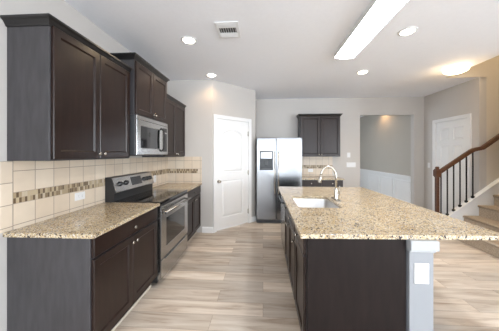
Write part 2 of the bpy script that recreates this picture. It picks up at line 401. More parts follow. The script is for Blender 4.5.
def recalc_arch(u0, u1, v0, v1, rise, n=10):
    p = [(u0, v0), (u1, v0), (u1, v1)]
    for k in range(1, n):
        t = k / n; p.append((u1 + (u0 - u1) * t, v1 + rise * math.sin(math.pi * t)))
    p.append((u0, v1)); return p
def rectp(u0, u1, v0, v1): return [(u0, v0), (u1, v0), (u1, v1), (u0, v1)]

def interior_door(name, label, loc, rz, width, height, holes, knob_side, hinge_u):
    # local frame: u = +x along the wall, room side = -y
    t = thing(name, label, 'door', loc, rz, kind='structure')
    link('door_leaf', MB().slab_panels((.004, 0.045, .012), (1, 0, 0), (0, -1, 0), width - .008, height - .016, .035, holes,
         prof=((.005, -.006), (.012, -.013), (.026, -.013), (.046, -.003))), 'white', t, local=True)
    c = MB()
    cw = .065
    # casing with a stepped profile, mitred
    for d, th in ((0, .018), ):
        c.prism([(-cw, 0), (0, 0), (0, height), (width, height), (width, 0), (width + cw, 0), (width + cw, height + cw), (-cw, height + cw)],
                lambda p, s: Vector((p[0], s, p[1])), 0, -.018)
    c.prism([(-cw, 0), (-cw + .016, 0), (-cw + .016, height + cw - .016), (width + cw - .016, height + cw - .016), (width + cw - .016, 0), (width + cw, 0), (width + cw, height + cw), (-cw, height + cw)],
            lambda p, s: Vector((p[0], s, p[1])), -.018, -.026)
    # jamb
    c.box(-.012, .002, 0, .12, 0, height).box(width - .002, width + .012, 0, .12, 0, height).box(-.012, width + .012, 0, .12, height - .002, height + .012)
    link('door_casing', c, 'white', t, local=True)
    for z in (.25, height / 2, height - .25):
        link('hinge', MB().box(hinge_u - .012, hinge_u + .012, .001, .0095, z - .045, z + .045, .002).tube([(hinge_u, -.002, z - .05), (hinge_u, -.002, z + .05)], .006, 8), 'nickel', t, local=True)
    ku = .06 if knob_side < 0 else width - .06
    link('door_knob', MB().lathe((ku, .0098, .93), (0, -1, 0), [(0, .032), (.006, .032), (.010, .012), (.030, .011), (.036, .024), (.048, .029), (.060, .024), (.066, .008)]), 'nickel', t, local=True)
    return t
hl = [recalc_arch(.13, .66, 1.08, 1.83, .09), rectp(.13, .66, .22, .93)]
interior_door('door_1', 'white two-panel pantry door with arched top panel and satin knob', (onP(D0, 0).x, onP(D0, 0).y, 0), pang, D1 - D0, DH, hl, -1, D1 - D0 - .004)
wd = EY1 - EY0
a0, a1, b0, b1 = .11, wd / 2 - .05, wd / 2 + .05 - .008, wd - .118
hl = []
for u0, u1 in ((a0, a1), (b0, b1)):
    hl += [rectp(u0, u1, .22, .82), rectp(u0, u1, .98, 1.62), rectp(u0, u1, 1.73, 1.98)]
# the door in the right wall: u runs from far to near, room side is -x
interior_door('door_2', 'white six-panel door behind the stair railing', (XR, EY1, 0), R(-90), wd, EH, hl, -1, wd - .004)

# ------------------------------------------------------------------ wainscot in the dining room
wz = .885
trm = thing('trim_1', 'white wainscot with framed panels in the dining room', 'wainscot', (DX, 7, 0), kind='structure')
link('panel_backing', MB().box(DX - .008, DX - .001, YB + .125, 8.59, 0, wz), 'white', trm)
link('chair_rail', MB().box(DX - .045, DX - .008, YB + .125, 8.59, wz - .02, wz + .02, .008, 2).box(DX - .022, DX - .008, YB + .125, 8.59, wz - .06, wz - .02, .004), 'white', trm)
link('skirting', MB().box(DX - .022, DX - .008, YB + .125, 8.59, 0.001, .13, .004), 'white', trm)
y = YB + .14
while y < 7.9:
    f = MB(); y1 = y + .66; z0, z1 = .22, .77
    for A in ((y, y1, z0, z0 + .028), (y, y1, z1 - .028, z1), (y, y + .028, z0, z1), (y1 - .028, y1, z0, z1)):
        f.box(DX - .022, DX - .008, A[0], A[1], A[2], A[3], .004)
    link('panel_moulding', f, 'white', trm); y += .76
# corner bead of the opening
# ------------------------------------------------------------------ cabinets
def knob(mb, p, d):
    mb.lathe(p, d, [(0, .007), (.004, .006), (.014, .005), (.019, .012), (.026, .0155), (.031, .011), (.033, .003)], 14)
def front(root, name, face, out, a0, a1, z0, z1, th=.02, knobs=(), rail=.055, flat=False):
    # a cabinet front; 'face' is the x (out=(±1,0)) or y plane; a = the other axis
    if out[0]:
        o = (face, a0, z0); U = (0, 1, 0); Wd = (out[0], 0, 0)
    else:
        o = (a0, face, z0); U = (1, 0, 0); Wd = (0, out[1], 0)
    w, h = a1 - a0, z1 - z0
    holes = [] if flat else [rectp(rail, w - rail, rail, h - rail)]
    d = link(name, MB().slab_panels(o, U, Wd, w, h, th, holes, prof=((.005, -.006), (.011, -.011)), edge=.005), 'wood', root)
    for ka, kz in knobs:
        k = MB()
        if out[0]: knob(k, (face + out[0] * (th - .0005), ka, kz), Wd)
        else: knob(k, (ka, face + out[1] * (th - .0005), kz), Wd)
        link('knob', k, 'nickel', d)
    return d
CROWN = [(0, 0), (.008, 0), (.010, .006), (.014, .014), (.026, .034), (.036, .040), (.040, .044), (.040, .058), (0, .058)]

def upper_cab(label, x0, x1, y0, y1, z0, z1, ztop, facing, ndoors=2, ends=(True, False), knobz=None):
    # facing 'x': front at x1; facing 'y': front at y0
    loc = ((x0 + x1) / 2, (y0 + y1) / 2, z0)
    t = thing('wall_cabinet', label, 'cabinet', loc, group='dark wall cabinets')
    g = .003; n = ndoors
    if facing == 'x':
        link('cabinet_body', MB().box(x0, x1 - .021, y0, y1, z0, z1, .0015), 'wood_lit', t)
        w = (y1 - y0 - .024) / n
        for k in range(n):
            a = y0 + .012 + k * w
            ky = (a + w - .03) if k == 0 else (a + .03)
            front(t, 'door', x1 - .0205, (1, 0), a + g / 2, a + w - g / 2, z0 + .010, z1 - .010, knobs=[(ky, z0 + .05)])
        pa = [(x0, y1), (x1 - .021, y1), (x1 - .021, y0), (x0, y0)]
        if not ends[1]: pa = [(x1 - .021, y1), (x1 - .021, y0), (x0, y0)]
    else:
        link('cabinet_body', MB().box(x0, x1, y0 + .021, y1, z0, z1, .0015), 'wood_lit', t)
        w = (x1 - x0 - .024) / n
        for k in range(n):
            a = x0 + .012 + k * w
            kx = (a + w - .03) if k == 0 else (a + .03)
            front(t, 'door', y0 + .0205, (0, -1), a + g / 2, a + w - g / 2, z0 + .010, z1 - .010, knobs=[(kx, z0 + .05)])
        pa = [(x0, y1), (x0, y0 + .021), (x1, y0 + .021), (x1, y1)]
    if facing == 'x': pa = pa[::-1]
    # crown must project outward: right of travel
    prof = [(o, ztop - .058 + z) for o, z in CROWN]
    m = MB()
    m.sweep(prof, pa)
    m.box(min(p[0] for p in pa), max(p[0] for p in pa), min(p[1] for p in pa), max(p[1] for p in pa), z1, ztop - .002) if ztop - .002 > z1 else None
    link('crown_moulding', m, 'crown', t)
    return t
XUF = -1.437
upper_cab('tall two-door dark wall cabinet at the near left, beside the microwave', XL + .002, XUF, 1.43, 2.335, 1.402, 2.345, 2.385, 'x', ends=(True, False))
upper_cab('short raised two-door dark wall cabinet above the microwave', XL + .002, -1.385, 2.34, 3.14, 1.885, 2.485, 2.54, 'x', ends=(True, True))
upper_cab('narrow two-door dark wall cabinet beyond the microwave, by the corner', XL + .002, XUF, 3.15, YR - .003, 1.402, 2.30, 2.345, 'x', ends=(True, False))
upper_cab('two-door dark wall cabinet on the back wall right of the refrigerator', .86, 1.785, 5.23, YB - .002, 1.39, 2.335, 2.38, 'y')

def base_cab(label, side, fx, back, y0, y1, ndoors=2, drawer=True, end=True, name='base_cabinet', drawers=1, shoe=True, hollow=False):
    # fx: door face plane x; side +1 faces +x, -1 faces -x
    cf = fx - side * .0205
    t = thing(name, label, 'cabinet', ((fx + back) / 2, (y0 + y1) / 2, 0), group='island base cabinets' if side < 0 else 'dark base cabinets')
    xa, xb = sorted((cf, back)); ka, kb = sorted((fx - side * .085, back))
    if hollow:
        h = MB().box(xa, xb, y0, y0 + .018, .105, .882).box(xa, xb, y1 - .018, y1, .105, .882).box(xa, xb, y0 + .018, y1 - .018, .105, .123)
        h.box(xb - .006, xb, y0 + .018, y1 - .018, .123, .882).box(xa, xa + .018, y0 + .018, y1 - .018, .70, .882).box(xa, xa + .018, (y0 + y1) / 2 - .02, (y0 + y1) / 2 + .02, .123, .70)
        link('cabinet_body', h, 'wood_lit', t)
    else: link('cabinet_body', MB().box(xa, xb, y0, y1, .105, .882, .0015), 'wood_lit', t)
    link('toe_kick', MB().box(ka, kb, y0, y1, 0.0005, .1045), 'kick', t)
    if shoe:
        sa, sb = sorted((fx - side * .072, fx - side * .0845))
        link('shoe_moulding', MB().box(sa, sb, y0 + .004, y1 - .004, .0005, .022, .003), 'shoe', t)
    sgn = (side, 0)
    dz = .735
    if drawer:
        w = (y1 - y0 - .02) / drawers
        for k in range(drawers):
            a = y0 + .01 + k * w
            front(t, 'drawer', cf + side * .0005, sgn, a + .002, a + w - .002, dz + .006, .870, knobs=[(a + w / 2, (dz + .876) / 2)], flat=True)
    w = (y1 - y0 - .02) / ndoors
    for k in range(ndoors):
        a = y0 + .01 + k * w
        far = (k == 0) or ndoors == 1
        ky = a + w - .03 if far else a + .03
        front(t, 'door', cf + side * .0005, sgn, a + .002, a + w - .002, .125, (dz if drawer else .865) - .008, knobs=[(ky, dz - .055 if drawer else .8)])
    return t
FXL = -1.145
base_cab('dark base cabinet with one drawer and two doors at the near left', 1, FXL, XL + .002, 1.43, 2.36)
base_cab('narrow dark base cabinet between the range and the pantry corner', 1, FXL, XL + .002, 3.245, YR - .003)
# back wall base cabinet
t = thing('base_cabinet', 'dark base cabinet on the back wall right of the refrigerator', 'cabinet', (1.28, 5.2, 0), group='dark base cabinets')
link('cabinet_body', MB().box(.82, 1.745, 4.961, YB - .002, .105, .882), 'wood_lit', t)
link('toe_kick', MB().box(.82, 1.745, 5.02, YB - .002, .0005, .1045), 'kick', t)
for k in range(2):
    a = .83 + k * .4525
    front(t, 'drawer', 4.9605, (0, -1), a + .002, a + .45, .741, .870, knobs=[(a + .226, .806)], flat=True)
    front(t, 'door', 4.9605, (0, -1), a + .002, a + .45, .125, .727, knobs=[(a + (.42 if k == 0 else .03), .68)])
# island cabinets, facing the range
IX0, IX1, IY0, IY1 = .282, .955, 1.545, 3.60
base_cab('near island cabinet with one drawer over one door, facing the range', -1, IX0, IX1 - .012, IY0 + .02, 2.02, ndoors=1, name='island_cabinet', shoe=False)
base_cab('island cabinet below the sink with two doors and two false drawers', -1, IX0, IX1 - .012, 2.022, 2.90, hollow=True, ndoors=2, drawers=2, name='island_cabinet', shoe=False)
# island end panel and back panel
t = thing('island_cladding', 'dark flat wood panel closing the near end and seating side of the island', 'panel', ((IX0 + IX1) / 2, IY0, 0))
link('end_panel', MB().box(IX0 + .022, IX1, IY0, IY0 + .0195, .001, .8835, .001), 'wood_dim', t)
link('seating_panel', MB().box(IX1 - .0115, IX1, IY0 + .0195, IY1, .001, .8835, .001), 'wood', t)
link('far_panel', MB().box(IX0 + .022, IX1 - .0115, IY1 - .012, IY1, .001, .8835, .001), 'wood', t)
# dishwasher at the far end of the island
t = thing('dishwasher', 'stainless dishwasher at the far end of the island', 'dishwasher', (.6, 3.17, 0))
link('tub', MB().box(.31, .93, 2.905, 3.58, .10, .878), 'black', t)
link('door', MB().box(.284, .309, 2.912, 3.572, .115, .745, .005, 2), 'steel', t)
cp = link('control_panel', MB().box(.284, .309, 2.912, 3.572, .750, .872, .005, 2), 'black', t)
link('handle', MB().tube([(.284, 2.96, .80), (.250, 2.98, .80), (.246, 3.19, .80), (.250, 3.48, .80), (.284, 3.50, .80)], .009, 8), 'black', cp)
link('toe_kick', MB().box(.36, .92, 2.912, 3.572, .0005, .099), 'kick', t)

# ------------------------------------------------------------------ counters
def top_slab(name, label, poly, z1=.914, th=.030):
    o = link(name, MB().prism(poly, lambda p, t: Vector((p[0], p[1], t)), z1 - th, z1, .004), 'granite')
    return tag(o, label, 'countertop', 'granite countertops along the walls')
top_slab('countertop', 'speckled beige granite countertop on the near left cabinet', [(XL + .002, 1.402), (-1.123, 1.410), (-1.123, 2.364), (XL + .002, 2.364)])
top_slab('countertop', 'speckled beige granite countertop between the range and the corner', [(XL + .002, 3.246), (-1.123, 3.246), (-1.123, YR - .002), (XL + .002, YR - .002)])
top_slab('countertop', 'beige granite countertop on the back wall beside the refrigerator', [(.815, 4.92), (1.765, 4.92), (1.765, YB - .002), (.815, YB - .002)])
# island slab with the sink cut out
SX0, SX1, SY0, SY1 = .358, .80, 2.26, 2.86
def rrect(x0, x1, y0, y1, r, n=5):
    p = []
    for cx, cy, a in ((x1 - r, y0 + r, -90), (x1 - r, y1 - r, 0), (x0 + r, y1 - r, 90), (x0 + r, y0 + r, 180)):
        for k in range(n + 1): p.append((cx + r * math.cos(R(a + 90 * k / n)), cy + r * math.sin(R(a + 90 * k / n))))
    return p
outer = [(.25, 1.50), (1.605, 1.55), (1.605, 3.69), (.245, 3.69)]
q = bmesh.new()
def ringpair(poly, z): return [q.verts.new((x, y, z)) for x, y in poly]
hole = rrect(SX0, SX1, SY0, SY1, .05)
for z in (.884, .914):
    A = ringpair(outer, z); B = ringpair(hole, z); es = []
    for Lp in (A, B):
        for k in range(len(Lp)): es.append(q.edges.new((Lp[k], Lp[(k + 1) % len(Lp)])))
    bmesh.ops.triangle_fill(q, use_beauty=True, edges=es, normal=(0, 0, 1))
    if z == .884: A0, B0 = A, B
for a, b in ((A0, A), (B0, B)):
    n = len(a)
    for k in range(n): q.faces.new((a[k], a[(k + 1) % n], b[(k + 1) % n], b[k]))
bmesh.ops.recalc_face_normals(q, faces=q.faces[:])
mm = MB(); mm._add(q)
isl = link('island_countertop', mm, 'granite'); tag(isl, 'large speckled beige granite island countertop with a sink cut-out', 'countertop')
bv = isl.modifiers.new('edge', 'BEVEL'); bv.width = .004; bv.segments = 2; bv.limit_method = 'ANGLE'; bv.angle_limit = R(60)

# sink
t = thing('sink', 'stainless undermount sink set in the island countertop', 'sink', ((SX0 + SX1) / 2, (SY0 + SY1) / 2, .883))
m = MB(); bm = m.bm
def lp(poly, z): return [bm.verts.new((x, y, z)) for x, y in poly]
def grow(d, z): return lp(rrect(SX0 - d, SX1 + d, SY0 - d, SY1 + d, .05 + max(d, -.02)), z)
L0 = [grow(.022, .8830), grow(.004, .8830), grow(-.002, .86), grow(-.008, .76), grow(-.03, .735)]
for a, b in zip(L0, L0[1:]):
    for k in range(len(a)): bm.faces.new((a[k], a[(k + 1) % len(a)], b[(k + 1) % len(a)], b[k])).smooth = True
bm.faces.new(L0[-1])
link('basin', m, 'sink', t)
link('drain', MB().lathe(((SX0 + SX1) / 2, (SY0 + SY1) / 2, .7355), (0, 0, 1), [(0, .045), (.003, .045), (.004, .036), (.002, .030), (.002, .004)]), 'nickel', t)
# faucet
FX, FY, FZ = .855, 2.66, .914
t = thing('faucet', 'tall arched satin nickel pull-down faucet beside the sink', 'faucet', (FX, FY, FZ))
link('escutcheon', MB().prism(rrect(FX - .030, FX + .030, FY - .125, FY + .125, .029, 6), lambda p, s: Vector((p[0], p[1], s)), FZ + .0005, FZ + .009, .002), 'nickel', t)
link('faucet_body', MB().lathe((FX, FY, FZ + .0092), (0, 0, 1), [(0, .027), (.01, .026), (.05, .021), (.10, .020), (.115, .0175), (.125, .015)]), 'nickel', t)
pts = [(FX, FY, FZ + .125), (FX, FY, FZ + .27)]
cx = FX - .088
for k in range(1, 13):
    a = math.pi * k / 12 * .97; pts.append((cx + .088 * math.cos(a), FY, FZ + .27 + .118 * math.sin(a)))
link('spout', MB().tube(pts, .0125, 12), 'nickel', t)
e = Vector(pts[-1]); dn = (Vector(pts[-1]) - Vector(pts[-2])).normalized()
link('spray_head', MB().tube([e - dn * .004, e + dn * .02, e + dn * .075, e + dn * .085], [.0135, .0155, .0215, .018], 14), 'nickel', t)
link('handle', MB().tube([(FX + .019, FY, FZ + .055), (FX + .036, FY, FZ + .06)], [.013, .012], 10).tube([(FX + .036, FY, FZ + .055), (FX + .040, FY - .004, FZ + .16)], [.0075, .006], 8), 'nickel', t)

# island post
px0, px1, py0, py1 = .965, 1.118, 1.527, 1.68
t = thing('island_post', 'square white post holding up the overhang at the near corner of the island', 'post', ((px0 + px1) / 2, (py0 + py1) / 2, 0))
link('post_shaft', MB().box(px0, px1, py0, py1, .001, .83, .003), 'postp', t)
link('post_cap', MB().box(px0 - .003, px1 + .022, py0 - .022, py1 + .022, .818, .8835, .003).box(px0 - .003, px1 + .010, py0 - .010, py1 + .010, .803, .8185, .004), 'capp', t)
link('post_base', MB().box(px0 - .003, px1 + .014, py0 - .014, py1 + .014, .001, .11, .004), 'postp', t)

# ------------------------------------------------------------------ backsplash
def bs(label, parts, loc):
    t = thing('tile_backsplash', label, 'backsplash', loc, group='tile backsplashes')
    for n, m_, mat in parts: link(n, m_, mat, t)
    return t
x0 = XL; tk = .008
bs('cream square-tile backsplash on the left wall with a brown mosaic band', [
    ('tile_field', MB().box(x0 + .0005, x0 + tk, 1.463, YR, .914, 1.097), 'tileA_lo'),
    ('mosaic_band', MB().box(x0 + .0005, x0 + tk + .001, 1.463, YR, 1.097, 1.175), 'mosA'),
    ('tile_field', MB().box(x0 + .0005, x0 + tk, 1.463, YR, 1.175, 1.401), 'tileA_hi'),
    ('edge_tile', MB().box(x0 + .0005, x0 + tk, 1.388, 1.463, .915, 1.40, .002), 'tileA_end')], (x0, 2.7, .914))
bs('cream tile backsplash on the short wall at the corner beside the pantry', [
    ('tile_field', MB().box(x0 + tk, -1.128, YR - tk, YR - .0005, .914, 1.097), 'tileB_lo'),
    ('mosaic_band', MB().box(x0 + tk, -1.20, YR - tk - .001, YR - .0005, 1.097, 1.175), 'mosB'),
    ('edge_tile', MB().box(-1.20, -1.128, YR - tk, YR - .0005, 1.097, 1.401), 'tileB_hi'),
    ('tile_field', MB().box(x0 + tk, -1.20, YR - tk, YR - .0005, 1.175, 1.401), 'tileB_hi')], (-1.45, YR, .914))
bs('cream tile backsplash on the back wall beside the refrigerator', [
    ('tile_field', MB().box(.82, 1.70, YB - tk, YB - .0005, .914, 1.097), 'tileB_lo'),
    ('mosaic_band', MB().box(.82, 1.70, YB - tk - .001, YB - .0005, 1.097, 1.175), 'mosB'),
    ('tile_field', MB().box(.82, 1.70, YB - tk, YB - .0005, 1.175, 1.404), 'tileB_hi')], (1.28, YB, .914))

# ------------------------------------------------------------------ plates: outlets and switches
def plate(name, label, cat, p, out, up, wid, hgt, kind, group=None):
    # p: centre on the surface; local build with u horizontal, room side -y
    rz = {'x+': R(90), 'x-': R(-90), 'y-': 0}[out]
    t = thing(name, label, cat, p, rz, group or ('wall switches' if cat == 'switch' else 'white outlets'))
    link('cover_plate', MB().box(-wid / 2, wid / 2, -.006, -.0002, -hgt / 2, hgt / 2, .002), 'plastic', t, local=True)
    if kind == 'outlet_h':
        for s in (-1, 1):
            r = link('receptacle', MB().prism(rrect(s * .02 - .0155, s * .02 + .0155, -.017, .017, .008, 4), lambda q_, w_: Vector((q_[0], w_, q_[1])), -.0062, -.0085), 'plastic', t, local=True)
            link('socket_slot', MB().box(s * .02 - .006, s * .02 + .006, -.0088, -.0084, -.007, -.005).box(s * .02 - .005, s * .02 + .005, -.0088, -.0084, .005, .007), 'dgrey', r, local=True)
    elif kind == 'outlet_v':
        for s in (-1, 1):
            r = link('receptacle', MB().prism(rrect(-.017, .017, s * .02 - .0155, s * .02 + .0155, .008, 4), lambda q_, w_: Vector((q_[0], w_, q_[1])), -.0062, -.0085), 'plastic', t, local=True)
            link('socket_slot', MB().box(-.007, -.005, -.0088, -.0084, s * .02 - .005, s * .02 + .005).box(.005, .007, -.0088, -.0084, s * .02 - .006, s * .02 + .006), 'dgrey', r, local=True)
    else:
        n = int(kind)
        for k in range(n):
            u = (k - (n - 1) / 2) * .046
            link('toggle', MB().box(u - .005, u + .005, -.014, -.0062, -.002, .012, .001).box(u - .008, u + .008, -.0075, -.0062, -.016, .016), 'plastic', t, local=True)
    return t
plate('wall_outlet', 'white outlet low on the left tile backsplash near the granite counter', 'outlet', (XL + tk, 2.035, 1.045), 'x+', 0, .118, .073, 'outlet_h')
plate('wall_outlet', 'white outlet on the left backsplash beyond the range', 'outlet', (XL + tk, 3.52, 1.045), 'x+', 0, .075, .115, 'outlet_v')
plate('wall_outlet', 'white outlet on the back wall tile right of the refrigerator', 'outlet', (1.17, YB - tk, 1.045), 'y-', 0, .118, .073, 'outlet_h')
plate('post_outlet', 'white outlet on the front of the white island post', 'outlet', (1.040, py0, .665), 'y-', 0, .092, .135, 'outlet_v')
plate('light_switch', 'small single switch plate, upper one on the wall left of the dining opening', 'switch', (2.09, YB, 1.425), 'y-', 0, .075, .118, '1')
plate('light_switch', 'wide switch plate below the small one, left of the dining opening', 'switch', (2.145, YB, 1.185), 'y-', 0, .215, .118, '4')
plate('light_switch', 'single switch plate on the wall left of the six-panel door', 'switch', (XR, 5.40, 1.19), 'x-', 0, .075, .118, '1')

# ------------------------------------------------------------------ range
RY0, RY1 = 2.374, 3.237
t = thing('range', 'stainless electric range with black glass cooktop between the left counters', 'range', (-1.45, 2.8, 0))
link('range_body', MB().box(XL + .012, -1.162, RY0, RY1, .03, .895, .003), 'black', t)
link('cooktop', MB().box(XL + .10, -1.118, RY0 - .003, RY1 + .003, .8955, .9225, .004, 2), 'blackg', t)
for bx, by, br_ in ((-1.53, 2.60, .085), (-1.53, 3.02, .11), (-1.28, 2.60, .11), (-1.28, 3.02, .085)):
    link('burner_ring', MB().lathe((bx, by, .9226), (0, 0, 1), [(0, br_), (.0004, br_)], 32), plain('burner_grey', (.022, .022, .024), .12), t)
# backguard
bg = MB().prism([(XL + .012, .90), (XL + .115, .90), (XL + .115, 1.005), (XL + .135, 1.02), (XL + .085, 1.178), (XL + .07, 1.187), (XL + .012, 1.187)], lambda p, s: Vector((p[0], s, p[1])), RY0, RY1)
bgo = link('backguard', bg, 'black', t)
def slant(y0, y1, a, b, th, x_in=0.0):
    # a plate on the slanted backguard face, a/b fractions up the slope
    P0 = Vector((XL + .135, 1.02)); P1 = Vector((XL + .085, 1.178)); d = P1 - P0; n = Vector((d.y, -d.x)).normalized()
    q0 = P0 + d * a + n * x_in; q1 = P0 + d * b + n * x_in
    return MB().prism([tuple(q0), tuple(q1), tuple(q1 + n * th), tuple(q0 + n * th)], lambda p, s: Vector((p[0], s, p[1])), y0, y1, .001)
fa = link('control_fascia', slant(RY0 + .004, RY1 - .004, .0, 1.0, .006, .0003), 'steel', bgo)
link('display', slant(2.70, 2.93, .22, .85, .002, .0065), 'display', bgo)
P0 = Vector((XL + .135, 1.02)); P1 = Vector((XL + .085, 1.178)); dd = P1 - P0; nn = Vector((dd.y, -dd.x)).normalized()
for ky in (2.475, 2.59, 3.00, 3.08, 3.16):
    c_ = P0 + dd * .52 + nn * .0066
    k = MB().lathe((c_.x, ky, c_.y), (nn.x, 0, nn.y), [(0, .030), (.005, .030), (.007, .024), (.026, .021), (.029, .017)], 18)
    link('knob', k, 'black', bgo)
# oven door, handle, drawer
fxr = -1.118
link('front_strip', MB().box(-1.1615, fxr - .004, RY0 + .002, RY1 - .002, .872, .8945, .002), 'black', t)
od = link('oven_door', MB().slab_panels((-1.1615, RY0 + .004, .285), (0, 1, 0), (1, 0, 0), RY1 - RY0 - .008, .58, .045, [rectp(.13, RY1 - RY0 - .138, .10, .43)], prof=((.002, -.002), (.006, -.004))), 'steel', t)
link('oven_window', MB().box(-1.1205, -1.1185, RY0 + .137, RY1 - .137, .388, .712), 'blackg', od)
hz = .80
link('handle', MB().tube([(-1.1165, RY0 + .05, hz), (-1.075, RY0 + .05, hz)], .010, 10).tube([(-1.1165, RY1 - .05, hz), (-1.075, RY1 - .05, hz)], .010, 10).tube([(-1.072, RY0 + .015, hz), (-1.072, RY1 - .015, hz)], .0135, 12), 'steel', od)
dr = link('storage_drawer', MB().box(-1.1615, -1.118, RY0 + .004, RY1 - .004, .055, .275, .006, 2), 'steel', t)
link('drawer_grip', MB().box(-1.1175, -1.104, RY0 + .10, RY1 - .10, .252, .266, .004), 'steel', dr)
for fy in (RY0 + .06, RY1 - .06):
    for fx_ in (-1.25, -1.70):
        link('leg', MB().lathe((fx_, fy, .0005), (0, 0, 1), [(0, .02), (.006, .02), (.008, .010), (.030, .010)], 12), 'black', t)

# ------------------------------------------------------------------ microwave
t = thing('microwave', 'stainless over-the-range microwave below the raised cabinet', 'microwave', (-1.58, 2.79, 1.44))
mx0, mx1, my0, my1, mz0, mz1 = XL + .010, -1.40, 2.345, 3.135, 1.442, 1.883
link('microwave_body', MB().box(mx0, mx1, my0, my1, mz0, mz1, .003), 'dgrey', t)
fo = mx1 + .0003
link('underside_vent', MB().box(mx0 + .05, mx1 - .03, my0 + .10, my1 - .25, mz0 - .012, mz0 - .0003), 'black', t)
link('vent_strip', MB().box(fo, fo + .022, my0, my1, mz1 - .045, mz1 - .001, .002), 'steel', t)
dl = link('door', MB().slab_panels((fo, my0, mz0), (0, 1, 0), (1, 0, 0), .610, mz1 - mz0 - .048, .025, [rectp(.075, .555, .07, .335)], prof=((.002, -.002), (.006, -.004))), 'steel', t)
link('door_window', MB().box(fo + .0215, fo + .0235, my0 + .083, my0 + .547, mz0 + .078, mz0 + .327), 'blackg', dl)
link('handle', MB().tube([(fo + .025, my0 + .583, mz0 + .045), (fo + .058, my0 + .583, mz0 + .075), (fo + .066, my0 + .583, mz0 + .20), (fo + .058, my0 + .583, mz0 + .32), (fo + .025, my0 + .583, mz0 + .35)], .0125, 10), 'kick', dl)
cpn = link('control_panel', MB().box(fo, fo + .024, my0 + .614, my1, mz0 + .001, mz1 - .048, .002), 'steel', t)
link('keypad', MB().box(fo + .0245, fo + .0262, my0 + .64, my1 - .035, mz0 + .04, mz0 + .29).box(fo + .0245, fo + .0262, my0 + .64, my1 - .035, mz0 + .31, mz0 + .365), 'display', cpn)

# ------------------------------------------------------------------ refrigerator
fx0, fx1, fyf, fyb, fz = -.130, .803, 4.62, 5.50, 1.785
t = thing('refrigerator', 'side-by-side stainless refrigerator with ice dispenser against the back wall', 'refrigerator', ((fx0 + fx1) / 2, 5.05, 0))
link('fridge_body', MB().box(fx0 - .012, fx1 - .002 - .012, fyf + .075, fyb, .02, fz - .012, .004), 'dgrey', t)
sx = .276
ld = link('freezer_door', MB().slab_panels((fx0, fyf + .07, .085), (1, 0, 0), (0, -1, 0), sx - .003 - fx0, fz - .085, .07, [rectp(.068, .332, 1.035, 1.42)], prof=((.001, -.001), (.006, -.055)), edge=.01), 'steelf', t)
link('fridge_door', MB().box(sx + .003, fx1, fyf, fyf + .07, .085, fz, .012, 3), 'steelf', t)
dsx0, dsx1 = fx0 + .068, fx0 + .332; dz0, dz1 = .085 + 1.035, .085 + 1.42
dp = MB()
for a in ((dsx0 - .006, dsx0 + .014, dz0 - .006, dz1 + .006), (dsx1 - .014, dsx1 + .006, dz0 - .006, dz1 + .006), (dsx0, dsx1, dz1 - .016, dz1 + .006), (dsx0, dsx1, dz0 - .006, dz0 + .03)):
    dp.box(a[0], a[1], fyf - .008, fyf + .02, a[2], a[3], .002)
d_ = link('dispenser_frame', dp, 'dgrey', ld)
link('dispenser_panel', MB().box(dsx0 + .014, dsx1 - .014, fyf - .004, fyf + .045, dz0 + .235, dz1 - .018, .002), 'steelf', ld)
link('dispenser_recess', MB().box(dsx0 + .008, dsx1 - .008, fyf + .046, fyf + .053, dz0 + .008, dz0 + .234), 'black', ld)
link('dispenser_paddle', MB().box((dsx0 + dsx1) / 2 - .035, (dsx0 + dsx1) / 2 + .035, fyf + .018, fyf + .045, dz0 + .09, dz0 + .20, .006), 'dgrey', ld)
for hx, p_ in ((sx - .035, ld), (sx + .041, t)):
    hpar = p_ if p_ is ld else [c for c in t.children if c.name.startswith('fridge_door')][0]
    link('handle', MB().tube([(hx, fyf + .002, .62), (hx, fyf - .045, .645), (hx, fyf - .055, 1.05), (hx, fyf - .045, 1.475), (hx, fyf + .002, 1.50)], .011, 10), 'nickel', hpar)
g_ = MB().box(fx0, fx1, fyf + .03, fyf + .074, .012, .078, .003)
gro = link('base_grille', g_, 'dgrey', t)
gs = MB()
for k in range(4): gs.box(fx0 + .03, fx1 - .03, fyf + .026, fyf + .0298, .024 + k * .013, .030 + k * .013)
link('grille_slats', gs, 'black', gro)
for lx in (fx0 + .06, fx1 - .08):
    for ly in (fyf + .12, fyb - .08):
        link('foot', MB().lathe((lx, ly, .0005), (0, 0, 1), [(0, .022), (.02, .018)], 12), 'black', t)

# ------------------------------------------------------------------ stairs and railing
st = thing('staircase', 'carpeted stairs climbing to the right behind the island', 'stairs', (XO, 3.6, 0))
rise, run, NS = .185, .25, 11
YC = 4.12
for k in range(NS):
    x = XO + k * run; z1 = rise * (k + 1)
    m = MB().box(x, x + run + .0, YN + .001, YC, 0.001 if k == 0 else z1 - rise + .0, z1 - .0, 0)
    m.tube([(x - .004, YN + .001, z1 - .018), (x - .004, YC - .001, z1 - .018)], .0178, 12)
    m2 = link('step', m, 'carpet', st)
sup = MB().prism([(XO + run, 0.001), (XO + run * NS, 0.001), (XO + run * NS, rise * (NS - 1))], lambda p, s: Vector((p[0], s, p[1])), YN + .03, YC - .03)
link('stair_carriage', sup, 'white', st)
def curbz(x): return .37 + .74 * (x - 3.31)
xe = 5.9
sk = MB().prism([(3.14, .001), (xe, .001), (xe, curbz(xe)), (3.14, curbz(3.14))], lambda p, s: Vector((p[0], s, p[1])), YC + .0005, YS - .001)
sk.prism([(3.14, curbz(3.14)), (xe, curbz(xe)), (xe, curbz(xe) + .02), (3.14, curbz(3.14) + .02)], lambda p, s: Vector((p[0], s, p[1])), YC - .010, YS - .001)
link('stringer', sk, 'white', st, )
rl = thing('stair_railing', 'cherry-stained handrail and newel with slim black iron balusters on the stairs', 'railing', (3.13, 4.155, 0))
nx, ny = 3.10, 4.155; h = .036
nw = MB().box(nx - h, nx + h, ny - h, ny + h, .001, .42, .004)
